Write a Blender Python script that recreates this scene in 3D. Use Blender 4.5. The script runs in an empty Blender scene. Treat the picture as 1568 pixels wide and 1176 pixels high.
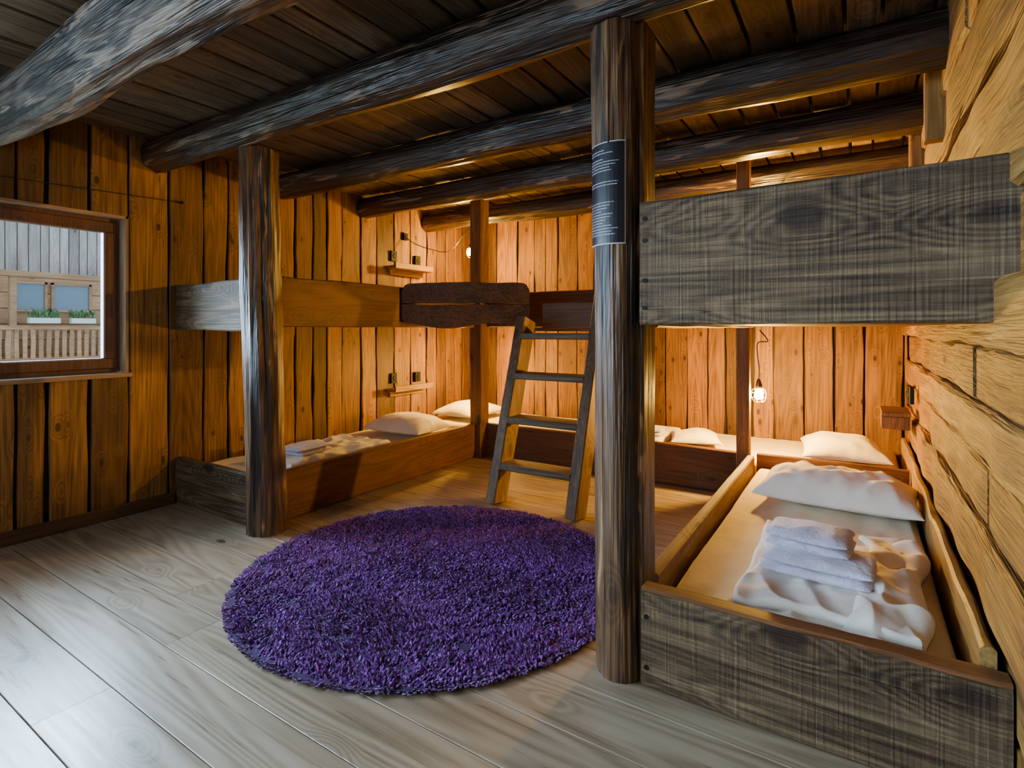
import bpy, math, random
from mathutils import Vector, Matrix, noise
S = 1.2
rnd = random.Random(7)
scene = bpy.context.scene
col = scene.collection

# ------------------------------------------------------------------ mesh builder
class MB:
    def __init__(s): s.v=[]; s.f=[]; s.m=[]
    def add(s, vs, fs, mi=0):
        b=len(s.v); s.v.extend([tuple(v) for v in vs])
        for f in fs: s.f.append([i+b for i in f]); s.m.append(mi)

def make(mb, name, mats, smooth=False, parent=None):
    vs=[Vector(v)*S for v in mb.v]
    mn=Vector([min(v[i] for v in vs) for i in range(3)]); mx=Vector([max(v[i] for v in vs) for i in range(3)])
    o=Vector(((mn.x+mx.x)/2,(mn.y+mx.y)/2,mn.z))
    me=bpy.data.meshes.new(name)
    me.from_pydata([tuple(v-o) for v in vs],[],mb.f)
    if not isinstance(mats,(list,tuple)): mats=[mats]
    for m in mats: me.materials.append(m)
    me.polygons.foreach_set('material_index', mb.m)
    if smooth: me.polygons.foreach_set('use_smooth',[True]*len(me.polygons))
    me.update()
    ob=bpy.data.objects.new(name,me); col.objects.link(ob)
    ob.location=o
    if parent:
        ob.parent=parent; ob.location=o-parent.location
    return ob

def empty(name, loc):
    e=bpy.data.objects.new(name,None); col.objects.link(e); e.location=Vector(loc)*S; e.empty_display_size=.1
    return e

def N(x,y=0.,z=0.): return noise.noise(Vector((x,y,z)))

def box(mb,x0,x1,y0,y1,z0,z1,mi=0):
    v=[(x0,y0,z0),(x1,y0,z0),(x1,y1,z0),(x0,y1,z0),(x0,y0,z1),(x1,y0,z1),(x1,y1,z1),(x0,y1,z1)]
    mb.add(v,[(0,3,2,1),(4,5,6,7),(0,1,5,4),(1,2,6,5),(2,3,7,6),(3,0,4,7)],mi)

def plank(mb,p0,p1,w,t,seg=.12,c=.006,ww=0.,wt=0.,freq=2.5,mi=0,endround=0.):
    """w,t half width / half thickness vectors; ww,wt wobble of edges"""
    p0=Vector(p0);p1=Vector(p1);w=Vector(w);t=Vector(t)
    L=(p1-p0).length; n=max(1,int(L/seg)); sd=rnd.random()*100
    W=w.length;T=t.length; wn=w/W; tn=t/T; c=min(c,T*.6,W*.6)
    vs=[];fs=[]
    for i in range(n+1):
        a=i/n; p=p0.lerp(p1,a); s=a*L*freq
        wp=W+ww*(N(s,sd,1)+.4*N(s*3,sd,5)); wm=W+ww*(N(s,sd,11)+.4*N(s*3,sd,15))
        if endround:
            e=min(a,1-a)*L
            if e<endround: k=endround*.5*(1-math.sqrt(max(0,1-(1-e/endround)**2))); wp-=k; wm-=k
        tp=T+wt*N(s,sd,21); tm=T+wt*N(s,sd,31)
        for (sx,sy) in [(wp,-(tm-c)),(wp,tp-c),(wp-c,tp),(-(wm-c),tp),(-wm,tp-c),(-wm,-(tm-c)),(-(wm-c),-tm),(wp-c,-tm)]:
            vs.append(p+wn*sx+tn*sy)
    for i in range(n):
        for k in range(8):
            a=i*8+k;b=i*8+(k+1)%8
            fs.append((a,b,b+8,a+8))
    fs.append(tuple(range(7,-1,-1))); fs.append(tuple(n*8+k for k in range(8)))
    if wn.cross(tn).dot((p1-p0))<0: fs=[tuple(reversed(f)) for f in fs]
    mb.add(vs,fs,mi)

def log(mb,p0,p1,r,nseg=40,nr=20,rough=.08,bend=.02,facet=0,mi=0,r1=None,seed=None,groove=.0):
    p0=Vector(p0);p1=Vector(p1);ax=(p1-p0);L=ax.length;d=ax/L
    u=d.orthogonal().normalized(); v=d.cross(u)
    sd=rnd.random()*50 if seed is None else seed
    if r1 is None:r1=r
    vs=[];fs=[]
    for i in range(nseg+1):
        a=i/nseg; p=p0.lerp(p1,a)+u*bend*N(a*L*.8,sd)+v*bend*N(a*L*.8,sd+9)
        rr=r*(1-a)+r1*a
        for k in range(nr):
            th=2*math.pi*k/nr
            cx=math.cos(th);cy=math.sin(th)
            q=rr*(1+rough*N(cx*1.5+sd,cy*1.5,a*L*1.3)+rough*.5*N(cx*4+sd,cy*4,a*L*3)+groove*N(cx*7+sd,cy*7,a*L*.8))
            if facet:
                fa=th%(2*math.pi/facet)-math.pi/facet
                q*= .55+.45*math.cos(math.pi/facet)/math.cos(fa)*1.06
            vs.append(p+(u*cx+v*cy)*q)
    for i in range(nseg):
        for k in range(nr):
            a=i*nr+k;b=i*nr+(k+1)%nr
            fs.append((a,b,b+nr,a+nr))
    fs.append(tuple(range(nr-1,-1,-1)));fs.append(tuple(nseg*nr+k for k in range(nr)))
    mb.add(vs,fs,mi)

def tube(mb,pts,r,nr=6,mi=0):
    pts=[Vector(p) for p in pts]; vs=[];fs=[];n=len(pts)
    up=None
    for i,p in enumerate(pts):
        d=(pts[min(i+1,n-1)]-pts[max(i-1,0)]).normalized()
        if up is None: up=d.orthogonal().normalized()
        u=(up-d*up.dot(d)).normalized(); up=u; v=d.cross(u)
        for k in range(nr):
            th=2*math.pi*k/nr; vs.append(p+(u*math.cos(th)+v*math.sin(th))*r)
    for i in range(n-1):
        for k in range(nr):
            a=i*nr+k;b=i*nr+(k+1)%nr; fs.append((a,b,b+nr,a+nr))
    fs.append(tuple(range(nr-1,-1,-1)));fs.append(tuple((n-1)*nr+k for k in range(nr)))
    mb.add(vs,fs,mi)

def lathe(mb,c,prof,nr=20,mi=0):
    vs=[];fs=[];n=len(prof)
    for (r,z) in prof:
        for k in range(nr):
            th=2*math.pi*k/nr; vs.append((c[0]+r*math.cos(th),c[1]+r*math.sin(th),c[2]+z))
    for i in range(n-1):
        for k in range(nr):
            a=i*nr+k;b=i*nr+(k+1)%nr; fs.append((a,b,b+nr,a+nr))
    fs.append(tuple(range(nr-1,-1,-1)));fs.append(tuple((n-1)*nr+k for k in range(nr)))
    mb.add(vs,fs,mi)

def curve_pts(ctrl,n=24):
    ctrl=[Vector(c) for c in ctrl]; out=[]
    P=[ctrl[0]]+ctrl+[ctrl[-1]]
    for i in range(1,len(P)-2):
        for j in range(n//(len(ctrl)-1)+1):
            t=j/(n//(len(ctrl)-1)+1)
            a,b,c,d=P[i-1],P[i],P[i+1],P[i+2]
            out.append(.5*((2*b)+(-a+c)*t+(2*a-5*b+4*c-d)*t*t+(-a+3*b-3*c+d)*t**3))
    out.append(ctrl[-1]); return out

def pillow(mb,c,lx,ly,h,p=2.6,rot=0,wr=.01,ws=6,n=44,pinch=.07,flat=.35,tilt=0,mi=0):
    sd=rnd.random()*60; vs=[];idx={}
    R=Matrix.Rotation(rot,3,'Z')@Matrix.Rotation(tilt,3,'X')
    def sp(i):
        t=-1+2*i/n; return math.sin(t*math.pi/2)
    for side in (1,-1):
        for i in range(n+1):
            for j in range(n+1):
                if side==-1 and (i in(0,n) or j in(0,n)): idx[(side,i,j)]=idx[(1,i,j)];continue
                u=sp(i);v=sp(j)
                x=u*lx*(1-pinch*(1-v*v)*1.0 if pinch>0 else 1); y=v*ly*(1-pinch*(1-u*u) if pinch>0 else 1)
                if pinch==0:
                    cr=.12
                    x*=1-cr*.25*abs(v)**8; y*=1-cr*.25*abs(u)**8
                f=max(0,(1-abs(u)**p)*(1-abs(v)**p))**.5
                hh=h if side>0 else h*flat
                x+=.004*N(u*4,v*4,sd); y+=.004*N(u*4,v*4,sd+3)
                w=wr*(.8-abs(N(x*ws+sd,y*ws*.6,sd))*2.2+.5*N(x*ws*2.5,y*ws*2,sd))*min(1,f*1.6) if side>0 else 0
                vec=R@Vector((x,y,side*hh*f+w))
                idx[(side,i,j)]=len(vs); vs.append(vec+Vector(c))
    fs=[]
    for side in (1,-1):
        for i in range(n):
            for j in range(n):
                q=(idx[(side,i,j)],idx[(side,i+1,j)],idx[(side,i+1,j+1)],idx[(side,i,j+1)])
                if len(set(q))<4: continue
                fs.append(q if side>0 else tuple(reversed(q)))
    mb.add(vs,fs,mi)

def slab(mb,x0,x1,y0,y1,z0,z1,r=.03,nx=50,ny=70,wr=.004,ws=5,out=.0,ridge=False,mi=0,aniso=(1,1)):
    sd=rnd.random()*60; vs=[];fs=[]
    def sp(i,n):
        t=i/n; return t-.11*math.sin(2*math.pi*t)/1.0*.9
    for i in range(nx+1):
        for j in range(ny+1):
            a=sp(i,nx);b=sp(j,ny)
            x=x0+(x1-x0)*a;y=y0+(y1-y0)*b
            e=min(x-x0,x1-x,y-y0,y1-y)
            dz=r*(1-math.sqrt(max(0,1-(1-e/r)**2))) if e<r else 0
            n1=N(x*ws*aniso[0],y*ws*aniso[1],sd)
            w=(.5-abs(n1)*1.8) if ridge else n1
            w+=.35*N(x*ws*2.7,y*ws*2.3,sd+4)
            x+=out*N(y*5,sd,x*2)+0; y+=out*N(x*5,sd+7,y*2)
            vs.append((x,y,z1-dz+wr*w))
    st=ny+1
    for i in range(nx):
        for j in range(ny):
            fs.append((i*st+j,(i+1)*st+j,(i+1)*st+j+1,i*st+j+1))
    ring=[(i,0) for i in range(nx)]+[(nx,j) for j in range(ny)]+[(i,ny) for i in range(nx,0,-1)]+[(0,j) for j in range(ny,0,-1)]
    b=len(vs)
    for (i,j) in ring:
        v=vs[i*st+j]; vs.append((v[0],v[1],z0))
    m=len(ring)
    for k in range(m):
        i,j=ring[k];i2,j2=ring[(k+1)%m]
        fs.append((b+k,b+(k+1)%m,i2*st+j2,i*st+j))
    fs.append(tuple(b+k for k in range(m-1,-1,-1)))
    mb.add(vs,fs,mi)

# ------------------------------------------------------------------ materials
class G:
    def __init__(s,name):
        s.mat=bpy.data.materials.new(name); s.mat.use_nodes=True
        s.nt=s.mat.node_tree; s.nt.nodes.clear()
        s.out=s.n('ShaderNodeOutputMaterial')
    def n(s,t,**k):
        nd=s.nt.nodes.new(t)
        for a,b in k.items(): setattr(nd,a,b)
        return nd
    def l(s,a,b): s.nt.links.new(a,b)
    def val(s,sock,v):
        if isinstance(v,bpy.types.NodeSocket): s.l(v,sock)
        else: sock.default_value=v
    def math(s,op,a,b=0.,clamp=False):
        m=s.n('ShaderNodeMath',operation=op,use_clamp=clamp); s.val(m.inputs[0],a); s.val(m.inputs[1],b); return m.outputs[0]
    def vmath(s,op,a,b):
        m=s.n('ShaderNodeVectorMath',operation=op); s.val(m.inputs[0],a); s.val(m.inputs[1],b); return m.outputs[0]
    def noise(s,vec,scale,detail=2,rough=.5,dist=0):
        m=s.n('ShaderNodeTexNoise'); s.l(vec,m.inputs['Vector']); m.inputs['Scale'].default_value=scale
        m.inputs['Detail'].default_value=detail;m.inputs['Roughness'].default_value=rough;m.inputs['Distortion'].default_value=dist
        return m.outputs['Fac']
    def ramp(s,fac,stops):
        r=s.n('ShaderNodeValToRGB'); s.l(fac,r.inputs[0]); e=r.color_ramp.elements
        while len(e)<len(stops): e.new(.5)
        for i,(p,c) in enumerate(stops):
            e[i].position=p; e[i].color=(c[0],c[1],c[2],1) if not isinstance(c,(int,float)) else (c,c,c,1)
        return r.outputs[0]
    def mix(s,f,a,b,bt='MIX'):
        m=s.n('ShaderNodeMix',data_type='RGBA',blend_type=bt)
        s.val(m.inputs[0],f)
        for sk,v in ((m.inputs[6],a),(m.inputs[7],b)):
            if isinstance(v,bpy.types.NodeSocket): s.l(v,sk)
            else: sk.default_value=(v[0],v[1],v[2],1)
        return m.outputs[2]
    def ss(s,x,a,b):
        m=s.n('ShaderNodeMapRange',interpolation_type='SMOOTHSTEP'); s.l(x,m.inputs[0])
        m.inputs[1].default_value=a;m.inputs[2].default_value=b;m.inputs[3].default_value=0;m.inputs[4].default_value=1
        return m.outputs[0]
    def bsdf(s,color,rough=.6,bump=None,bs=.4,bd=.004,spec=.5,**k):
        p=s.n('ShaderNodeBsdfPrincipled')
        if isinstance(color,bpy.types.NodeSocket): s.l(color,p.inputs['Base Color'])
        else: p.inputs['Base Color'].default_value=(*color,1)
        s.val(p.inputs['Roughness'],rough); p.inputs['Specular IOR Level'].default_value=spec
        for a,b in k.items():
            p.inputs[a].default_value=b
        if bump is not None:
            b=s.n('ShaderNodeBump'); b.inputs['Strength'].default_value=bs; b.inputs['Distance'].default_value=bd
            s.l(bump,b.inputs['Height']); s.l(b.outputs[0],p.inputs['Normal'])
        s.l(p.outputs[0],s.out.inputs[0]); return p

def wood(name,axis,dark,mid,light,knot=(.05,.02,.01),kscale=5.,kr=.16,ring=22,rough=.6,bs=.5,bd=.003,var=.35,hue=None,saw=False,stain=None,stain_amt=.6,spec=.4,ramp3=(.30,.5,.72),chip=None,chip_t=.60,ringamt=.18,crack=True,st_t=.48,st_s=3.,weather=None,halo=.22,fibs=85.):
    g=G(name)
    tc=g.n('ShaderNodeTexCoord'); geo=g.n('ShaderNodeNewGeometry')
    R=geo.outputs['Random Per Island']
    cb=g.n('ShaderNodeCombineXYZ'); 
    g.l(g.math('MULTIPLY',R,37.),cb.inputs[0]);g.l(g.math('MULTIPLY',R,91.),cb.inputs[1]);g.l(g.math('MULTIPLY',R,53.),cb.inputs[2])
    P=g.vmath('ADD',tc.outputs['Object'],cb.outputs[0])
    def sc(gr,cr):
        v=[cr,cr,cr]; v[axis]=gr; return g.vmath('MULTIPLY',P,tuple(v))
    vo=g.n('ShaderNodeTexVoronoi'); g.l(sc(.50,1.),vo.inputs['Vector']); vo.inputs['Scale'].default_value=kscale
    D=vo.outputs['Distance']
    kn=g.ss(D,kr,kr*.6)
    kh=g.ss(D,kr*3.0,kr*.3)
    base=g.noise(sc(.22,3.0),1.6,1,.5,.2)
    rr=g.math('ADD',base,g.math('MULTIPLY',kh,.16))
    rings=g.math('ADD',g.math('MULTIPLY',g.math('SINE',g.math('MULTIPLY',rr,float(ring*5))),.5),.5)
    fib=g.noise(sc(2.0,fibs),1.,2,.6)
    big=g.noise(sc(.9,5.),1.6,3,.6)
    f=g.math('ADD',g.math('MULTIPLY',rings,ringamt*.6),g.math('MULTIPLY',fib,.55))
    f=g.math('ADD',f,g.math('MULTIPLY',big,.45))
    f=g.math('SUBTRACT',f,ringamt*.3)
    c=g.ramp(f,[(ramp3[0],dark),(ramp3[1],mid),(ramp3[2],light)])
    if weather is not None:
        r3=g.math('FRACT',g.math('MULTIPLY',R,7.77))
        c=g.mix(g.math('MULTIPLY',g.ss(r3,.50,.92),.85),c,g.mix(1.,c,weather,'MULTIPLY'))
    if stain is not None:
        st=g.ss(g.noise(sc(.5,st_s),1.6,3,.65,.4),st_t,st_t+.08)
        c=g.mix(g.math('MULTIPLY',st,stain_amt),c,stain)
    if chip is not None:
        ch=g.ss(g.noise(sc(1.4,11.),1.2,3,.65,.5),chip_t,chip_t+.05)
        c=g.mix(ch,c,chip)
    c=g.mix(g.math('MULTIPLY',kh,halo),c,dark)
    c=g.mix(g.math('MULTIPLY',kn,.85),c,knot)
    hh=g.math('ADD',g.math('MULTIPLY',fib,.8),g.math('MULTIPLY',big,1.4))
    if crack:
        cn=g.noise(sc(.55,14.),1.,2,.5)
        cr_=g.ss(g.math('ABSOLUTE',g.math('SUBTRACT',cn,.5)),.008,.002)
        msk=g.ss(big,.54,.62)
        cr_=g.math('MULTIPLY',cr_,msk)
        c=g.mix(g.math('MULTIPLY',cr_,.75),c,tuple(x*.3 for x in dark))
    vv=g.math('ADD',g.math('MULTIPLY',R,var),1-var*.55)
    gr=g.n('ShaderNodeCombineColor'); 
    for i in range(3): g.l(vv,gr.inputs[i])
    c=g.mix(1.,c,gr.outputs[0],'MULTIPLY')
    if hue is not None:
        r2=g.math('FRACT',g.math('MULTIPLY',R,17.3)); c=g.mix(g.math('MULTIPLY',r2,.6),c,hue,'MULTIPLY')
    if saw:
        sw=g.noise(sc(110.,3.),1.,1,.6)
        hh=g.math('ADD',hh,g.math('MULTIPLY',sw,.5))
        c=g.mix(g.math('MULTIPLY',g.ss(sw,.42,.7),.20),c,g.mix(1.,c,(1.9,1.85,1.8),'MULTIPLY'))
    ro=g.math('ADD',rough-.14,g.math('MULTIPLY',fib,.28))
    g.bsdf(c,ro,hh,bs,bd,spec)
    return g.mat

honey=dict(dark=(.070,.028,.005),mid=(.230,.107,.019),light=(.40,.205,.047),hue=(.70,.62,.52),weather=(.34,.34,.40))
M_wallV=wood('wall_boards_spruce',2,knot=(.030,.011,.004),kscale=8.5,kr=.14,var=.6,rough=.62,**honey)
M_wallR=wood('wall_hewn_planks',1,dark=(.090,.038,.006),mid=(.245,.118,.020),light=(.38,.205,.044),hue=(.75,.64,.50),kscale=5,kr=.13,var=.45,bs=1.,bd=.016,rough=.68,stain=(.11,.052,.014),stain_amt=.7,st_s=4,st_t=.54)
M_back=wood('backing_boards',2,(.008,.004,.002),(.02,.009,.004),(.04,.018,.007),var=.2,crack=False)
M_ceil=wood('ceiling_planks',1,(.036,.024,.014),(.118,.078,.044),(.230,.158,.092),kscale=7,kr=.15,var=1.0,hue=(.8,.7,.62),rough=.58)
M_beam=wood('old_log_beam',0,(.010,.006,.0045),(.034,.018,.010),(.095,.048,.024),kscale=4,var=.2,rough=.36,bs=1.,bd=.014,chip=(.23,.145,.09),chip_t=.61,stain=(.010,.007,.006),spec=.8)
M_beamL=wood('pale_log_beam',0,(.04,.032,.029),(.15,.128,.112),(.31,.265,.22),kscale=3.,var=.2,rough=.45,bs=1.,bd=.025,chip=(.38,.31,.25),chip_t=.56,stain=(.015,.015,.017),stain_amt=.85,st_s=7,st_t=.52,spec=.7)
M_post=wood('old_log_post',2,(.024,.011,.005),(.115,.056,.023),(.24,.135,.056),kscale=6,kr=.13,var=.1,rough=.46,bs=1.,bd=.014,stain=(.012,.008,.006),stain_amt=.95,st_s=6.,st_t=.53,chip=(.34,.20,.09),chip_t=.60,spec=.5)
M_postS=wood('squared_post',2,(.07,.030,.010),(.15,.068,.020),(.24,.12,.038),var=.2)
M_gray=wood('weathered_board',0,(.024,.014,.007),(.088,.056,.028),(.175,.118,.062),knot=(.018,.009,.005),kscale=4.2,kr=.19,var=.18,saw=True,rough=.66,bs=1.,bd=.008,ring=30,ringamt=.26,spec=.25,stain=(.040,.026,.014),stain_amt=.6,st_s=4,st_t=.53)
M_railY=wood('rail_board_red',1,(.055,.018,.004),(.125,.043,.010),(.20,.078,.020),kscale=6,kr=.13,var=.2,hue=(.8,.75,.7))
M_railYl=wood('rail_board_honey',1,(.11,.055,.012),(.23,.125,.030),(.35,.205,.056),kscale=4,var=.2)
M_railX=wood('rail_board_red_x',0,(.060,.022,.006),(.130,.050,.014),(.21,.088,.025),kscale=6,kr=.13,var=.2)
M_dark=wood('carved_dark_board',0,(.030,.013,.005),(.110,.047,.015),(.19,.088,.030),kscale=5,var=.2)
M_ladd=wood('ladder_wood',2,(.055,.028,.012),(.135,.072,.031),(.24,.14,.062),kscale=5,var=.3)
M_tread=wood('ladder_tread',0,(.055,.036,.021),(.135,.090,.050),(.24,.165,.098),kscale=5,var=.3)
M_floor=wood('oak_floor',0,(.195,.142,.085),(.290,.222,.145),(.365,.290,.200),knot=(.045,.026,.014),kscale=2.6,kr=.06,ring=22,rough=.32,bs=.05,bd=.0012,var=.18,spec=.75,ringamt=.42,crack=False,fibs=45.)
M_trim=wood('window_trim_wood',1,(.22,.13,.060),(.33,.21,.105),(.42,.29,.16),var=.15,crack=False)
M_trimV=wood('window_trim_wood_v',2,(.22,.13,.060),(.33,.21,.105),(.42,.29,.16),var=.15,crack=False)
M_sash=wood('window_sash_stained',2,(.09,.034,.016),(.145,.060,.029),(.20,.09,.045),var=.1,rough=.35,kr=.05,crack=False)
M_base=wood('baseboard_wood',1,(.035,.015,.006),(.08,.036,.013),(.13,.06,.022),var=.2)
M_side=wood('outside_siding',2,(.22,.17,.145),(.36,.29,.245),(.50,.42,.36),kscale=3,var=.5,crack=False)
M_sideX=wood('outside_timber',1,(.26,.12,.055),(.42,.22,.105),(.55,.32,.165),kscale=3,var=.4,crack=False)

def fabric(name,c1,c2,ws=10,bs=.35,sheen=.3):
    g=G(name); tc=g.n('ShaderNodeTexCoord'); P=tc.outputs['Object']
    n1=g.noise(P,ws,3,.6,.5); n2=g.noise(P,420,1)
    c=g.ramp(n1,[(.3,c1),(.7,c2)])
    h=g.math('ADD',n1,g.math('MULTIPLY',n2,.12))
    g.bsdf(c,.85,h,bs,.012,.2,**{'Sheen Weight':sheen}); return g.mat
M_sheet=fabric('cream_sheet',(.66,.53,.28),(.76,.62,.35),7)
M_white=fabric('white_linen',(.74,.68,.57),(.82,.76,.65),8,.3)
M_towel=fabric('lavender_towel',(.60,.56,.70),(.70,.66,.80),60,.8,.6)
def plain(name,c,rough=.5,metal=0,**k):
    g=G(name); tc=g.n('ShaderNodeTexCoord'); nz=g.noise(tc.outputs['Object'],40,2)
    cc=g.mix(g.math('MULTIPLY',nz,.35),c,tuple(x*.7 for x in c))
    sp=k.pop('spec',.5)
    g.bsdf(cc,rough,nz,.1,.001,sp,Metallic=metal,**k); return g.mat
M_black=plain('black_plastic',(.010,.010,.011),.6,spec=.15)
M_metal=plain('lamp_metal',(.10,.09,.08),.35,.9)
M_cable=plain('black_cable',(.01,.01,.01),.5)
M_poster=plain('notice_black',(.008,.009,.014),.35)
M_ink=plain('notice_white_print',(.42,.44,.48),.6)
M_frost=plain('outside_window_pane',(.16,.22,.27),.15)
M_snow=plain('outside_ground',(.25,.28,.2),.9)
M_leaf=plain('plant_leaves',(.06,.16,.05),.6)
M_wht=plain('outside_white_paint',(.65,.65,.65),.6)

def bulbmat(nm,s_):
    g=G(nm); e=g.n('ShaderNodeEmission'); e.inputs[0].default_value=(1,.53,.085,1); e.inputs[1].default_value=s_; g.l(e.outputs[0],g.out.inputs[0]); return g.mat
M_bulbR=bulbmat('bulb_glow_bright',4900); M_bulbL=bulbmat('bulb_glow_soft',3000)
g=G('window_glass'); a=g.n('ShaderNodeBsdfTransparent'); b=g.n('ShaderNodeBsdfGlossy'); b.inputs['Roughness'].default_value=.02
a.inputs[0].default_value=(.95,.97,.98,1); mx=g.n('ShaderNodeMixShader'); mx.inputs[0].default_value=.05
g.l(a.outputs[0],mx.inputs[1]);g.l(b.outputs[0],mx.inputs[2]);g.l(mx.outputs[0],g.out.inputs[0]); M_glass=g.mat
g=G('purple_shag'); geo=g.n('ShaderNodeNewGeometry'); R=geo.outputs['Random Per Island']
c=g.ramp(R,[(0,(.035,.004,.062)),(.5,(.115,.017,.185)),(1,(.27,.065,.40))])
g.bsdf(c,.8,None,spec=.2,**{'Sheen Weight':.3}); M_rug=g.mat
M_rugb=plain('rug_backing',(.035,.008,.06),.9)

# ------------------------------------------------------------------ room shell
XL,XR,YF,YB,ZC=-3.30,.27,-1.1,4.36,2.03
ZW=ZC+.05
mb=MB(); box(mb,XL-.1,XR+.1,YF-.1,YB+.1,-.06,-.022,0)
y=YF; w=.177; k=0
while y<YB:
    x=XL-(.5*((k*7)%5)/2)
    while x<XR:
        L=1.9+.5*rnd.random()
        x0=max(x,XL);x1=min(x+L,XR)
        if x1-x0>.02: plank(mb,(x0+.0008,y+w/2,-.0105),(x1-.0008,y+w/2,-.0105),(0,w/2-.0013,0),(0,0,.0105),seg=9,c=.0012)
        x+=L
    y+=w;k+=1
make(mb,'floor',[M_floor])
mb=MB(); x=XL-.02
while x<XR+.02:
    w=.10+.05*rnd.random()
    o=.007*rnd.random()
    plank(mb,(x+w/2,YF,ZC+.012+o),(x+w/2,YB,ZC+.012+o),(w/2-.006,0,0),(0,0,.012),seg=.3,c=.003,ww=.005,mi=0)
    x+=w
box(mb,XL-.1,XR+.1,YF-.1,YB+.1,ZC+.035,ZC+.07,1)
make(mb,'ceiling',[M_ceil,M_back])
# left wall: openings for window_1 and (out of frame, added to light the beams) window_added
WY0,WY1,WZ0,WZ1=.42,1.335,.745,1.595
VY0,VY1=-.95,.10
wins=[(VY0,VY1),(WY0,WY1)]
mb=MB()
ys=[YF,VY0,VY1,WY0,WY1,YB]
for i in range(5):
    if i in (1,3):
        box(mb,XL-.09,XL-.022,ys[i],ys[i+1],0,WZ0,1); box(mb,XL-.09,XL-.022,ys[i],ys[i+1],WZ1,ZW,1)
    else: box(mb,XL-.09,XL-.022,ys[i],ys[i+1],0,ZW,1)
y=YF
while y<YB-.02:
    w=.10+.11*rnd.random() if y<1.7 else .11+.11*rnd.random()
    if y+w>YB: w=YB-y
    gap=.004+.009*rnd.random()
    yc=y+w/2; hw=w/2-gap; off=.012*rnd.random()
    wob=.006 if y<1.7 else .012
    hit=[q for q in wins if y+w>q[0] and y<q[1]]
    segs=[(0,WZ0),(WZ1,ZW)] if hit else [(0,ZW)]
    for (z0,z1) in segs:
        plank(mb,(XL-.011+off,yc,z0),(XL-.011+off,yc,z1),(0,hw,0),(.011,0,0),seg=.05,c=.004,ww=wob,wt=.003,freq=2.6)
    for (q0,q1) in hit:
        if y<q0<y+w and q0-y>.03: plank(mb,(XL-.012,(y+q0)/2,WZ0),(XL-.012,(y+q0)/2,WZ1),(0,(q0-y)/2-.003,0),(.01,0,0))
        if y<q1<y+w and y+w-q1>.02: plank(mb,(XL-.012,(y+w+q1)/2,WZ0),(XL-.012,(y+w+q1)/2,WZ1),(0,(y+w-q1)/2-.003,0),(.01,0,0))
    y+=w
make(mb,'wall_left',[M_wallV,M_back])
mb=MB(); box(mb,XL-.09,XR+.09,YB+.022,YB+.09,0,ZW,1)
x=XL
while x<XR-.02:
    w=.10+.14*rnd.random()
    if x+w>XR: w=XR-x
    gap=.003+.007*rnd.random(); off=.010*rnd.random()
    plank(mb,(x+w/2,YB+.011-off,0),(x+w/2,YB+.011-off,ZW),(w/2-gap,0,0),(0,.011,0),seg=.06,c=.004,ww=.010,wt=.003,freq=2.6)
    x+=w
make(mb,'wall_back',[M_wallV,M_back])
mb=MB(); box(mb,XR+.04,XR+.10,YF,YB,0,ZW,1)
rows=[0,.16,.33,.50,.66,.80,.955,1.10,1.28,1.47,1.62,1.80,ZW]
offs=[.0,.0,.022,.0,.012,.0,.035,.0,.012,.0,.02,.03]
for i in range(len(rows)-1):
    z0,z1=rows[i],rows[i+1]
    cuts=[YF,1.0+rnd.random()*1.2,YB] if i%2 else [YF,YB]
    for a,b in zip(cuts[:-1],cuts[1:]):
        o=offs[i]
        plank(mb,(XR+.02-o/2,a,(z0+z1)/2),(XR+.02-o/2,b,(z0+z1)/2),(0,0,(z1-z0)/2-.002),(.024+o/2,0,0),seg=.05,c=.012,ww=.013,wt=.018,freq=3.2)
make(mb,'wall_right',[M_wallR,M_back])
FX0,FX1,FZ0,FZ1=-2.9,-.5,.65,1.75
mb=MB()
for (a,b,c_,d) in [(XL-.05,FX0,0,ZW),(FX1,XR+.05,0,ZW),(FX0,FX1,0,FZ0),(FX0,FX1,FZ1,ZW)]:
    n=max(1,int((b-a)/.18)); w=(b-a)/n
    for i in range(n):
        plank(mb,(a+(i+.5)*w,YF-.012,c_),(a+(i+.5)*w,YF-.012,d),(w/2-.004,0,0),(0,.012,0),seg=.2,c=.003)
    box(mb,a,b,YF-.08,YF-.025,c_,d,1)
make(mb,'wall_front',[M_wallV,M_back])
mb=MB(); t=.03
for (a,b,c_,d) in [(FX0,FX1,FZ0,FZ0+t),(FX0,FX1,FZ1-t,FZ1),(FX0,FX0+t,FZ0+t,FZ1-t),(FX1-t,FX1,FZ0+t,FZ1-t),(-1.72,-1.68,FZ0+t,FZ1-t)]:
    box(mb,a,b,YF-.07,YF-.02,c_,d,0)
box(mb,FX0+t,FX1-t,YF-.048,YF-.045,FZ0+t,FZ1-t,1)
make(mb,'window_2',[M_sash,M_glass])
mb=MB(); plank(mb,(XL+.012,YF,.033),(XL+.012,1.56,.033),(0,0,.033),(.011,0,0),seg=.15,c=.004,ww=.002)
make(mb,'baseboard_left',[M_base])

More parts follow.
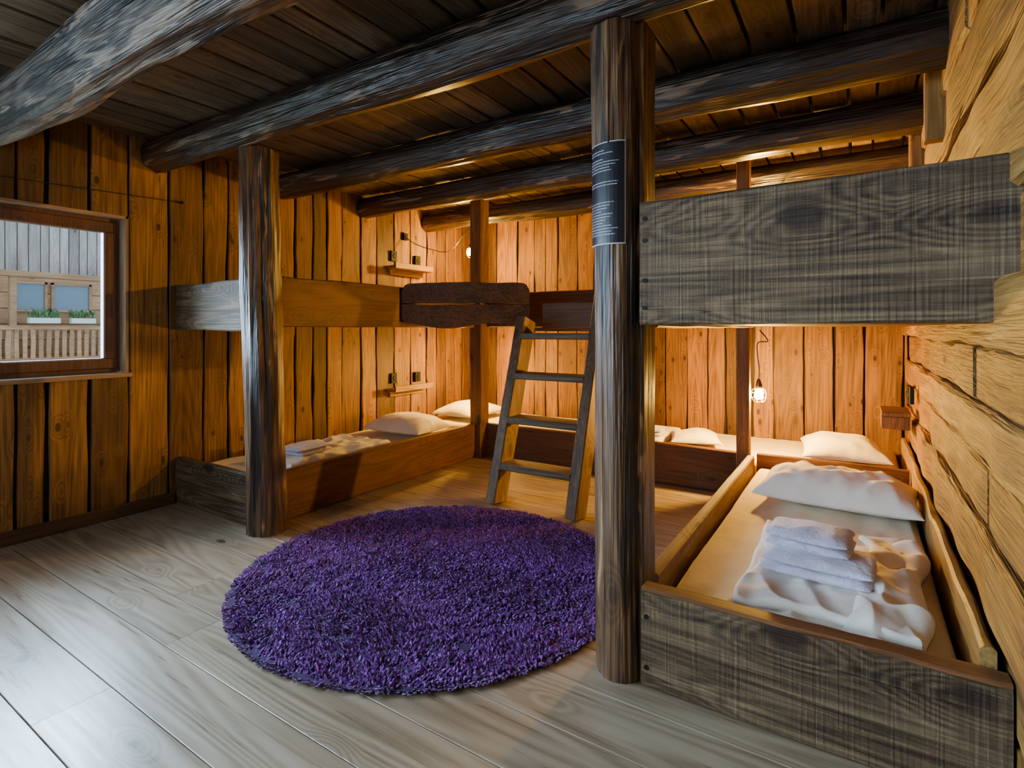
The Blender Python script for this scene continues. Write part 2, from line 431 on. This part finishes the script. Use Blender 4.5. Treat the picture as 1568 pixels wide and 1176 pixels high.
def frame(mb,ya,yb,za,zb,fw,x0,x1):
    for (p,q_,r_,s_) in [(ya,yb,za,za+fw),(ya,yb,zb-fw,zb),(ya,ya+fw,za+fw,zb-fw),(yb-fw,yb,za+fw,zb-fw)]:
        if q_-p>s_-r_: plank(mb,((x0+x1)/2,p,(r_+s_)/2),((x0+x1)/2,q_,(r_+s_)/2),(0,0,(s_-r_)/2),((x1-x0)/2,0,0),seg=1,c=.006)
        else: plank(mb,((x0+x1)/2,(p+q_)/2,r_),((x0+x1)/2,(p+q_)/2,s_),(0,(q_-p)/2,0),((x1-x0)/2,0,0),seg=1,c=.006)
def window(name,WY0,WY1,glass=True):
    W=empty(name,(XL,(WY0+WY1)/2,WZ0))
    mb=MB(); d0=XL-.10; d1=XL+.012
    plank(mb,((d0+d1)/2,WY1-.008,WZ0+.002),((d0+d1)/2,WY1-.008,WZ1-.002),((d1-d0)/2,0,0),(0,.008,0),seg=.3,c=.002,mi=1)
    plank(mb,((d0+d1)/2,WY0+.008,WZ0+.002),((d0+d1)/2,WY0+.008,WZ1-.002),((d1-d0)/2,0,0),(0,.008,0),seg=.3,c=.002,mi=1)
    plank(mb,((d0+d1)/2,WY0,WZ1-.008),((d0+d1)/2,WY1,WZ1-.008),((d1-d0)/2,0,0),(0,0,.008),seg=.3,c=.002)
    plank(mb,((d0+d1)/2+.01,WY0-.01,WZ0+.006),((d0+d1)/2+.01,WY1+.01,WZ0+.006),((d1-d0)/2+.01,0,0),(0,0,.012),seg=.3,c=.003)
    make(mb,'casing',[M_trim,M_trimV],parent=W)
    mb=MB(); sx=XL-.062; a0,a1=WY0+.018,WY1-.02; b0,b1=WZ0+.02,WZ1-.018
    for (ya,yb,za,zb,xx) in [(a0,a1,b0,b0+.03,sx),(a0,a1,b1-.03,b1,sx),(a0,a0+.03,b0+.03,b1-.03,sx),(a1-.03,a1,b0+.03,b1-.03,sx)]:
        box(mb,xx-.03,xx+.012,ya,yb,za,zb)
    frame(mb,a0+.018,a1-.018,b0+.018,b1-.018,.058,sx-.02,sx+.026)
    make(mb,'sash',[M_sash],parent=W)
    mb=MB(); box(mb,sx-.004,sx,a0+.075,a1-.075,b0+.075,b1-.075); make(mb,'glass_pane',[M_glass],parent=W)
window('window_1',WY0,WY1); window('window_added',VY0,VY1)  # second window is unseen, added so light reaches the beams

# beams
BY=[.76,1.475,2.235,2.97,3.71]
BR=[.105,.080,.078,.074,.072]
for i,(yy,r) in enumerate(zip(BY,BR)):
    mb=MB()
    zc=1.865+r if i else 1.90
    if i==0: log(mb,(XL+.004,yy-.0,zc),(XR-.03,yy+.02,zc+.01),.105,110,48,.20,.03,groove=.2,seed=21.7)
    else: log(mb,(XL+.004,yy,zc),(XR-.01,yy,zc),r,120,40,.16,.012,r1=r*1.1,groove=.14,facet=8)
    make(mb,'ceiling_beam',[M_beamL if i==0 else M_beam],smooth=True)
for yy,z0,z1 in [(2.42,1.66,2.0),(3.12,1.62,1.95)]:
    mb=MB(); plank(mb,(XR-.045,yy,z0),(XR-.045,yy,z1),(0,.03,0),(.03,0,0),seg=.1,c=.006,ww=.004)
    make(mb,'wall_cleat',[M_wallV])

# posts
mb=MB(); log(mb,(-.588,1.513,0),(-.598,1.50,1.868),.070,80,48,.05,.004,seed=3.3,groove=.07)
plank(mb,(-.535,1.545,0),(-.535,1.545,1.868),(.022,0,0),(0,.055,0),seg=.1,c=.006,ww=.004)
make(mb,'log_post',[M_post],smooth=False)
mb=MB(); log(mb,(-2.465,1.600,0),(-2.50,1.58,1.868),.092,80,40,.18,.012,seed=12.1,groove=.20,facet=8)
make(mb,'log_post',[M_post],smooth=False)
mb=MB(); plank(mb,(-2.5,3.43,0),(-2.5,3.43,1.99),(.055,0,0),(0,.055,0),seg=.1,c=.008,ww=.004,wt=.003); make(mb,'square_post',[M_postS])
mb=MB(); plank(mb,(-.575,3.43,0),(-.575,3.43,1.99),(.036,0,0),(0,.036,0),seg=.1,c=.006,ww=.003,wt=.003); make(mb,'square_post',[M_postS])

# notice on near post
mb=MB(); cx,cy=-.592,1.507; R0=.0785
th0=math.atan2(-cy,-cx)
def arc(a0,a1,z0,z1,R,mi,n=12):
    vs=[];fs=[]
    for i in range(n+1):
        a=a0+(a1-a0)*i/n
        vs.append((cx+R*math.cos(a),cy+R*math.sin(a),z0)); vs.append((cx+R*math.cos(a),cy+R*math.sin(a),z1))
    for i in range(n): fs.append((2*i,2*i+2,2*i+3,2*i+1))
    mb.add(vs,fs,mi)
A0=th0-1.45; A1=th0+.22
arc(A0,A1,1.235,1.525,R0,1); arc(A0+.035,A1-.035,1.2385,1.5215,R0+.0008,0)
zz=1.50
while zz>1.26:
    if rnd.random()<.8 and not(1.36<zz<1.39):
        aa=A0+.12; end=A1-.2-rnd.random()*.7
        while aa<end:
            wl=.03+.08*rnd.random(); arc(aa,min(end,aa+wl),zz,zz+.0025,R0+.0014,1,2); aa+=wl+.02
    zz-=.0082
make(mb,'notice_sign',[M_poster,M_ink])

# ------------------------------------------------------------------ bunk beds
ZL=.262
def B(parent,name,mat,*args,**k):
    mb=MB(); plank(mb,*args,**k); return make(mb,name,[mat],parent=parent)
def platform(parent,name,x0,x1,y0,y1,z,mat,ax):
    mb=MB()
    n=int((y1-y0)/.12); w=(y1-y0)/n
    for i in range(n): plank(mb,(x0,y0+(i+.5)*w,z),(x1,y0+(i+.5)*w,z),(0,w/2-.002,0),(0,0,.012),seg=.5,c=.003)
    return make(mb,name,[mat],parent=parent)
def bolts(parent,pts):
    mb=MB()
    for (x,y,z) in pts: tube(mb,[(x,y+.006,z),(x,y-.0035,z)],.0065,12)
    make(mb,'bolt_heads',[M_black],parent=parent)

b=empty('bunk_bed',(-2.9,2.5,0))
B(b,'lower_front_board',M_gray,(XL+.01,1.595,ZL*.5),(-2.56,1.595,ZL*.5),(0,0,ZL*.5-.002),(0,.02,0),ww=.006,c=.006)
B(b,'lower_side_rail',M_railY,(-2.520,1.69,ZL*.5),(-2.520,3.37,ZL*.5),(0,0,ZL*.5-.002),(.02,0,0),ww=.008,c=.006)
B(b,'upper_front_board',M_gray,(XL+.01,1.595,1.115),(-2.585,1.595,1.115),(0,0,.13),(0,.02,0),ww=.008,c=.006)
B(b,'upper_side_rail',M_railY,(-2.520,1.675,1.135),(-2.520,3.37,1.135),(0,0,.132),(.02,0,0),ww=.008,c=.006)
platform(b,'lower_platform',XL+.03,-2.545,1.62,3.40,.075,M_railX,0)
platform(b,'upper_platform',XL+.03,-2.545,1.62,3.40,1.02,M_railX,0)
b=empty('bunk_bed',(-.1,2.5,0))
B(b,'lower_front_board',M_gray,(-.512,1.487,.134),(.262,1.487,.134),(0,0,.133),(0,.022,0),ww=.005,c=.008,seg=.05)
B(b,'front_cap',M_railX,(-.512,1.492,.272),(.262,1.492,.272),(0,.026,0),(0,0,.006),ww=.010,c=.004,seg=.03,freq=6)
B(b,'lower_side_rail',M_railYl,(-.528,1.61,ZL*.5),(-.528,3.38,ZL*.5),(0,0,ZL*.5-.002),(.02,0,0),ww=.006,c=.006)
B(b,'upper_front_board',M_gray,(-.512,1.475,1.178),(.335,1.462,1.182),(0,0,.170),(0,.022,0),ww=.005,c=.006,seg=.05)
B(b,'upper_side_rail',M_railYl,(-.528,1.61,1.12),(-.528,3.38,1.12),(0,0,.12),(.02,0,0),ww=.006,c=.006)
B(b,'wall_side_rail',M_railYl,(.232,1.52,.17),(.232,4.2,.17),(0,0,.15),(.014,0,0),ww=.022,wt=.008,c=.008,seg=.05,freq=3.5)
B(b,'head_divider',M_railX,(-.50,3.42,.15),(.215,3.42,.15),(0,0,.125),(0,.016,0),ww=.005)
platform(b,'lower_platform',-.50,.215,1.52,3.40,.075,M_railX,0)
platform(b,'upper_platform',-.50,.24,1.505,3.40,1.022,M_railX,0)
bolts(b,[(-.497,1.453,z) for z in (1.055,1.13,1.24,1.30)]+[(-.497,1.465,z) for z in (.06,.20)])
b=empty('bunk_bed',(-1.5,3.9,0))
B(b,'lower_front_rail',M_railX,(-2.44,3.47,ZL*.5),(-.62,3.47,ZL*.5),(0,0,ZL*.5-.002),(0,.02,0),ww=.006,c=.006)
B(b,'upper_front_rail',M_railX,(-2.44,3.47,1.135),(-.62,3.47,1.135),(0,0,.13),(0,.02,0),ww=.006,c=.006)
B(b,'middle_divider',M_railY,(-1.5,3.50,.17),(-1.5,4.34,.17),(0,0,.15),(.016,0,0),ww=.006)
B(b,'upper_middle_divider',M_railY,(-1.5,3.50,1.13),(-1.5,4.34,1.13),(0,0,.1),(.016,0,0),ww=.006)
platform(b,'lower_platform',XL+.03,.22,3.50,4.34,.075,M_railX,0)
platform(b,'upper_platform',XL+.03,.22,3.50,4.34,1.02,M_railX,0)
b=empty('bunk_landing',(-1.8,3.1,1.0))
B(b,'landing_edge_board',M_railX,(-1.70,3.03,1.075),(-1.13,3.03,1.075),(0,0,.085),(0,.018,0),ww=.005)
platform(b,'landing_floor',-1.85,-1.12,3.055,3.44,.99,M_railX,0)
mb=MB()
p0=Vector((-2.50,2.585,0)); p1=Vector((-1.80,3.02,0)); dd=(p1-p0).normalized(); nn=Vector((-dd.y,dd.x,0))
def carved(z0f,z1f):
    n=40; vs=[];fs=[]
    for i in range(n+1):
        a=i/n; p=p0.lerp(p1,a)
        for s_ in (-1,1):
            vs.append(p+nn*.028*s_+Vector((0,0,z0f(a)))); vs.append(p+nn*.028*s_+Vector((0,0,z1f(a))))
    for i in range(n):
        k=i*4
        fs.extend([(k,k+4,k+5,k+1),(k+2,k+3,k+7,k+6),(k+1,k+5,k+7,k+3),(k,k+2,k+6,k+4)])
    fs.extend([(0,1,3,2),(n*4,n*4+2,n*4+3,n*4+1)])
    mb.add(vs,fs)
rd=lambda a,e=.06: (1-math.sqrt(max(0,1-(1-min(a,1-a)/e)**2))) if min(a,1-a)<e else 0
carved(lambda a:1.012+.016*math.cos(a*9)+.03*rd(a), lambda a:1.15+.004*N(a*6))
carved(lambda a:1.160+.004*N(a*6,3), lambda a:1.285+.010*math.sin(a*3.1)+.006*N(a*5,8)-.045*rd(a))
o=make(mb,'carved_guard',[M_dark],parent=b)

# ladder
b=empty('bunk_ladder',(-1.5,2.7,0))
sl=.32
for nm,x,top in (('left_stringer',-1.745,1.05),('right_stringer',-1.245,1.20)):
    q0=Vector((x,2.55,0)); q1=Vector((x,2.55+sl*top,top))
    d=(q1-q0).normalized(); wv=Vector((0,d.z,-d.y))
    mb=MB(); plank(mb,q0,q1,wv*.068,(.032,0,0),seg=.1,c=.006,ww=.004)
    mb.v=[(v[0],v[1],max(0.001,v[2])) for v in mb.v]
    make(mb,nm,[M_ladd],parent=b)
for i,z in enumerate((.215,.465,.715,.95)):
    y=2.55+sl*z
    B(b,'tread_%d'%(i+1),M_tread,(-1.717,y-.005,z),(-1.273,y-.005,z),(0,.070,0),(0,0,.018),ww=.006,c=.005,seg=.06)

# ------------------------------------------------------------------ bedding
def mattress(x0,x1,y0,y1,z0,z1,name='mattress',res=1):
    mb=MB(); slab(mb,x0,x1,y0,y1,z0,z1,.035,int(60*res),int(90*res),.008,5,ridge=True,aniso=(1.8,.4)); return make(mb,name,[M_sheet],smooth=True)
mattress(-.490,.205,1.53,3.385,.09,.202)
mattress(-3.26,-2.55,1.64,3.38,.09,.202)
mattress(-1.46,.20,3.515,4.32,.09,.202)
mattress(-3.26,-1.53,3.515,4.32,.09,.202)
for a in ((-.490,.205,1.52,3.385),(-3.26,-2.56,1.64,3.38),(-1.46,.20,3.515,4.32),(-3.26,-1.53,3.515,4.32)):
    mattress(*a,1.035,1.14,res=.4)
def mk_pillow(c,lx,ly,h,rot=0,**k):
    mb=MB(); pillow(mb,c,lx,ly,h,rot=rot,**k); return make(mb,'pillow',[M_white],smooth=True)
mk_pillow((-.090,2.85,.250),.315,.20,.108,rot=-.05,tilt=.0,p=3.2,wr=.018,ws=9,n=70)
mk_pillow((-.09,3.86,.255),.22,.29,.085,rot=.1,wr=.014)
mk_pillow((-2.87,3.02,.252),.27,.2,.095,rot=.05,wr=.014)
mk_pillow((-2.93,3.88,.252),.22,.27,.085,wr=.014)
mk_pillow((-.95,3.80,.245),.16,.18,.055,rot=.3,wr=.014)
mb=MB()
slab(mb,-.305,.130,1.600,2.36,.202,.234,.014,100,140,.012,8,out=.026,ridge=True,aniso=(1.3,.9))
slab(mb,-.288,.115,1.625,2.33,.232,.258,.014,100,140,.013,8,out=.035,ridge=True,aniso=(1.5,.9))
slab(mb,-.01,.165,1.62,2.28,.225,.274,.045,90,160,.027,9,out=.055,ridge=True,aniso=(1.2,.8))
make(mb,'folded_duvet',[M_white],smooth=True)
def towel(c,lx,ly,h,rot,n=2):
    mb=MB()
    for i in range(n):
        pillow(mb,(c[0]+.006*rnd.uniform(-1,1),c[1]+.006*rnd.uniform(-1,1),c[2]+h*(2*i+1)*.95),lx*(1-.015*i),ly,h*1.12,p=3.4,rot=rot+.04*rnd.uniform(-1,1),wr=.010,ws=8,n=36,pinch=0,flat=1)
    return make(mb,'folded_towel',[M_towel],smooth=True)
towel((-.105,1.89,.259),.148,.105,.0160,-.03)
towel((-.130,1.93,.319),.115,.085,.0150,-.12)
mb=MB(); slab(mb,-3.05,-2.62,1.85,2.58,.202,.255,.03,60,70,.022,7,out=.03,ridge=True); make(mb,'folded_duvet',[M_white],smooth=True)
towel((-2.76,2.05,.262),.09,.12,.013,.1)
mb=MB(); slab(mb,-1.38,-1.12,3.56,4.1,.202,.25,.02,40,50,.014,8,out=.02,ridge=True); make(mb,'folded_duvet',[M_white],smooth=True)
towel((-1.23,3.74,.254),.09,.10,.013,.1)

# ------------------------------------------------------------------ rug
mb=MB(); rx,ry,RR=-1.478,1.713,.770
n=96; vs=[(rx+RR*.99*math.cos(2*math.pi*i/n),ry+RR*.99*math.sin(2*math.pi*i/n),z) for z in (.001,.009) for i in range(n)]
fs=[tuple(range(n-1,-1,-1)),tuple(range(n,2*n))]+[(i,(i+1)%n,n+(i+1)%n,n+i) for i in range(n)]
mb.add(vs,fs,1)
for i in range(38000):
    r=RR*math.sqrt(rnd.random()); a=rnd.random()*6.2832
    x=rx+r*math.cos(a);y=ry+r*math.sin(a)
    h=.013+.007*rnd.random()+.010*N(x*17,y*17); w=.0042+.0025*rnd.random()
    la=6*N(x*2,y*2,4)+rnd.random()*3.0; le=.003+.009*rnd.random()
    if r>RR*.97: la=a; le=.008; h*=.8
    dx=math.cos(la)*le;dy=math.sin(la)*le; t0=rnd.random()*6
    vs=[]
    for (q,zz,ww_) in ((0,.006,.8),(.45,h*.75,1.),):
        for k in range(3):
            th=t0+k*2.0944
            vs.append((x+dx*q+w*ww_*math.cos(th),y+dy*q+w*ww_*math.sin(th),zz))
    vs.append((x+dx,y+dy,h))
    mb.add(vs,[(0,1,4,3),(1,2,5,4),(2,0,3,5),(3,4,6),(4,5,6),(5,3,6)],0)
make(mb,'shag_rug',[M_rug,M_rugb])

# ------------------------------------------------------------------ shelves, sockets
def shelf(x0,x1,y0,y1,z):
    mb=MB(); 
    plank(mb,((x0+x1)/2,y0,z),((x0+x1)/2,y1,z),((x1-x0)/2,0,0),(0,0,.012),seg=.06,c=.004,ww=.004)
    plank(mb,(x0+.012 if x0<-1 else x1-.012,y0+.03,z-.035),(x0+.012 if x0<-1 else x1-.012,y1-.03,z-.035),(.012,0,0),(0,0,.022),seg=.1,c=.003)
    plank(mb,(x1-.008 if x0<-1 else x0+.008,y0,z+.02),(x1-.008 if x0<-1 else x0+.008,y1,z+.02),(.008,0,0),(0,0,.016),seg=.1,c=.003)
    make(mb,'wall_shelf',[M_railYl])
shelf(XL+.01,XL+.13,3.2,3.66,1.50)
shelf(XL+.01,XL+.13,3.2,3.66,.485)
mb=MB()
plank(mb,(.10,3.60,.545),(.225,3.60,.545),(0,.13,0),(0,0,.012),seg=.05,c=.004,ww=.004)
plank(mb,(.10,3.60,.495),(.225,3.60,.495),(0,.09,0),(0,0,.034),seg=.05,c=.004)
make(mb,'wall_shelf',[M_postS])
def socket(x,y,z,s=.035,f=1):
    mb=MB(); plank(mb,(x,y,z-s),(x,y,z+s),(0,s*.8,0),(.010,0,0),seg=1,c=.003)
    vs=[];m=14
    for k in range(m):
        th=2*math.pi*k/m; vs.append((x+f*.0100,y+.018*math.cos(th),z+.018*math.sin(th)))
    for k in range(m):
        th=2*math.pi*k/m; vs.append((x+f*.014,y+.014*math.cos(th),z+.014*math.sin(th)))
    mb.add(vs,[(k,(k+1)%m,m+(k+1)%m,m+k) for k in range(m)]+[tuple(m+k for k in range(m))])
    make(mb,'wall_socket',[M_black])
for z in (1.60,.58):
    socket(XL+.022,3.28,z,.042); socket(XL+.022,3.57,z-.01,.042)
socket(XL+.022,3.42,1.78,.030)
socket(.228,3.50,.65,.045,-1); socket(.228,3.66,.64,.045,-1); socket(.232,3.50,1.60,.03,-1)

# ------------------------------------------------------------------ cage lamps
def lamp(x,y,z,ztop,M_b,extra=None):
    L=empty('cage_lamp',(x,y,z))
    mb=MB(); lathe(mb,(x,y,z),[(.004,-.036),(.016,-.032),(.025,-.018),(.025,.0),(.016,.018),(.012,.026)],10); make(mb,'bulb',[M_b],smooth=True,parent=L)
    mb=MB(); lathe(mb,(x,y,z),[(.016,.027),(.019,.03),(.020,.05),(.014,.065),(.009,.085),(.004,.09)],20); make(mb,'socket',[M_metal],smooth=True,parent=L)
    mb=MB()
    for k in range(6):
        th=k*math.pi/3
        pts=[(x+r*math.cos(th),y+r*math.sin(th),z+zz) for r,zz in [(.018,.034),(.036,.022),(.042,.0),(.040,-.03),(.026,-.05),(.0,-.056)]]
        tube(mb,pts,.0013,5)
    for r,zz in ((.042,.0),(.040,-.028),(.036,.022)):
        tube(mb,[(x+r*math.cos(a*math.pi/12),y+r*math.sin(a*math.pi/12),z+zz) for a in range(25)],.0013,5)
    make(mb,'cage',[M_metal],parent=L)
    mb=MB()
    ctrl=[(x,y,z+.088),(x+.003,y,z+.14),(x-.010,y+.01,ztop-.10),(x+.05,y,ztop-.08),(x+.004,y,ztop-.012)]
    if extra: ctrl=[(x,y,z+.088),(x,y,z+.12)]+extra
    tube(mb,curve_pts(ctrl,40),.0036,6); make(mb,'cable',[M_cable],parent=L)
lamp(-.517,3.60,.60,1.00,M_bulbR)
lamp(-.517,3.60,1.64,1.86,M_bulbR,extra=[(-.50,3.6,1.84),(-.44,3.6,1.80),(-.40,3.6,1.83),(-.42,3.68,1.862)])
lamp(-2.83,3.76,1.66,1.86,M_bulbL,extra=[(-2.84,3.72,1.84),(-2.95,3.62,1.66),(-3.08,3.52,1.67),(-3.2,3.45,1.72),(-3.27,3.42,1.775)])
lamp(-2.72,3.76,.64,1.00,M_bulbL)

mb=MB(); tube(mb,[(XL+.03,.3,1.665),(XL+.03,1.62,1.72)],.0018,5)
tube(mb,[(XL+.002,1.60,1.72),(XL+.05,1.60,1.72)],.008,8)
make(mb,'curtain_wire',[M_metal])

# ------------------------------------------------------------------ outside
HX=-13.
b=empty('neighbor_house',(HX,4,-1.5))
mb=MB(); y=-1.
while y<10:
    w=.13+.05*rnd.random(); plank(mb,(HX,y+w/2,2.02),(HX,y+w/2,4.2),(0,w/2-.006,0),(.02,0,0),seg=1,c=.004); y+=w
make(mb,'upper_siding',[M_side],parent=b)
mb=MB(); box(mb,HX-.3,HX-.05,-1,10,-1.5,4.2)
for k in range(12):
    plank(mb,(HX-.03,-1,-1.4+k*.29),(HX-.03,10,-1.4+k*.29),(0,0,.14),(.03,0,0),seg=3,c=.01)
for z,t_ in ((1.97,.05),(1.0,.035),(.42,.03)):
    plank(mb,(HX+.35,-1,z),(HX+.35,10,z),(0,0,t_),(.05,0,0),seg=3,c=.006)
y=-1.
while y<10:
    plank(mb,(HX+.35,y,.42),(HX+.35,y,1.0),(0,.035,0),(.02,0,0),seg=.1,c=.004,ww=.012); y+=.115
for y in (3.33,5.2,1.6): plank(mb,(HX+.3,y,-1.5),(HX+.3,y,1.97),(0,.05,0),(.05,0,0),seg=1)
plank(mb,(HX+.2,-1,.36),(HX+.2,10,.36),(0,0,.03),(.25,0,0),seg=3)
make(mb,'timber_balcony',[M_sideX],parent=b)
mb=MB()
for (a,c_) in ((3.40,3.90),(3.96,4.60),(1.9,2.6)):
    box(mb,HX+.0,HX+.02,a,c_,1.30,1.86,0)
    for (p,q_,r_,s_) in [(a,c_,1.30,1.34),(a,c_,1.82,1.86),(a,a+.04,1.3,1.86),(c_-.04,c_,1.3,1.86)]: box(mb,HX+.02,HX+.05,p,q_,r_,s_,1)
make(mb,'facade_windows',[M_frost,M_sideX],parent=b)
fb=empty('flower_box',(HX+.45,4,1.06))
mb=MB()
for (a,c_) in ((3.5,3.95),(4.12,4.5)): plank(mb,(HX+.47,a,1.13),(HX+.47,c_,1.13),(0,0,.05),(.06,0,0),seg=1,c=.01)
make(mb,'boxes',[M_wht],parent=fb)
mb=MB()
for i in range(160):
    yy=rnd.choice([rnd.uniform(3.5,3.95),rnd.uniform(4.12,4.5)]); xx=HX+.47+rnd.uniform(-.06,.06); zz=1.18; h=rnd.uniform(.05,.2); a=rnd.random()*6
    mb.add([(xx,yy,zz),(xx+.03*math.cos(a),yy+.03*math.sin(a),zz+h*.6),(xx+.06*math.cos(a),yy+.06*math.sin(a),zz+h),(xx-.02*math.sin(a),yy+.03*math.cos(a),zz+h*.6)],[(0,1,2,3)])
make(mb,'plants',[M_leaf],parent=fb)
mb=MB(); 
for i in range(8):
    box(mb,-20,XL-.6,-12+i*3,-9+i*3,-1.56,-1.5)
make(mb,'ground',[M_snow])

# ------------------------------------------------------------------ lights
def area(name,loc,target,sx,sy,power,colr):
    ld=bpy.data.lights.new(name,'AREA'); ld.shape='RECTANGLE'; ld.size=sx*S; ld.size_y=sy*S; ld.energy=power; ld.color=colr
    o=bpy.data.objects.new(name,ld); col.objects.link(o); o.location=Vector(loc)*S
    o.rotation_euler=(Vector(target)-Vector(loc)).to_track_quat('-Z','Y').to_euler(); return o
area('daylight_rear_window',(-1.7,YF-.15,1.25),(-1.5,1.5,.7),2.3,1.05,14,(.85,.92,1.))
area('daylight_side_window',(XL-.75,.85,2.25),(-1.7,.6,0),1.0,.8,25,(.50,.74,1.))
area('beam_fill_left',(XL-.14,(VY0+VY1)/2,1.17),(-1.2,.6,1.2),1.0,.85,24,(.62,.80,1.))  # added fill lamp at the added left opening, brightens the beam faces
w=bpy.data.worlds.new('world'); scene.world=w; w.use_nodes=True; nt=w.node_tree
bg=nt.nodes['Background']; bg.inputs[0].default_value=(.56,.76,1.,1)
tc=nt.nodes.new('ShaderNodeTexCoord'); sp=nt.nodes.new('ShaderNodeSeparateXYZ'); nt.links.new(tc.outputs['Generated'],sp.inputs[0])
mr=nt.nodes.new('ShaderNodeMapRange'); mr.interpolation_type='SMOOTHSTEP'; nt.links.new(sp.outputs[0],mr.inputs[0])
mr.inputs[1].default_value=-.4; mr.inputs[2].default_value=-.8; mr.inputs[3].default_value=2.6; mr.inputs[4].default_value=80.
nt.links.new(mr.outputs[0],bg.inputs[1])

# ------------------------------------------------------------------ camera
cd=bpy.data.cameras.new('camera'); cam=bpy.data.objects.new('camera',cd); col.objects.link(cam)
cd.sensor_width=36; cd.lens=830/1568*36; cd.shift_y=-86/1568; cd.clip_start=.02
cam.location=(0,0,S); cam.rotation_euler=(math.pi/2,0,math.radians(32.65))
scene.camera=cam
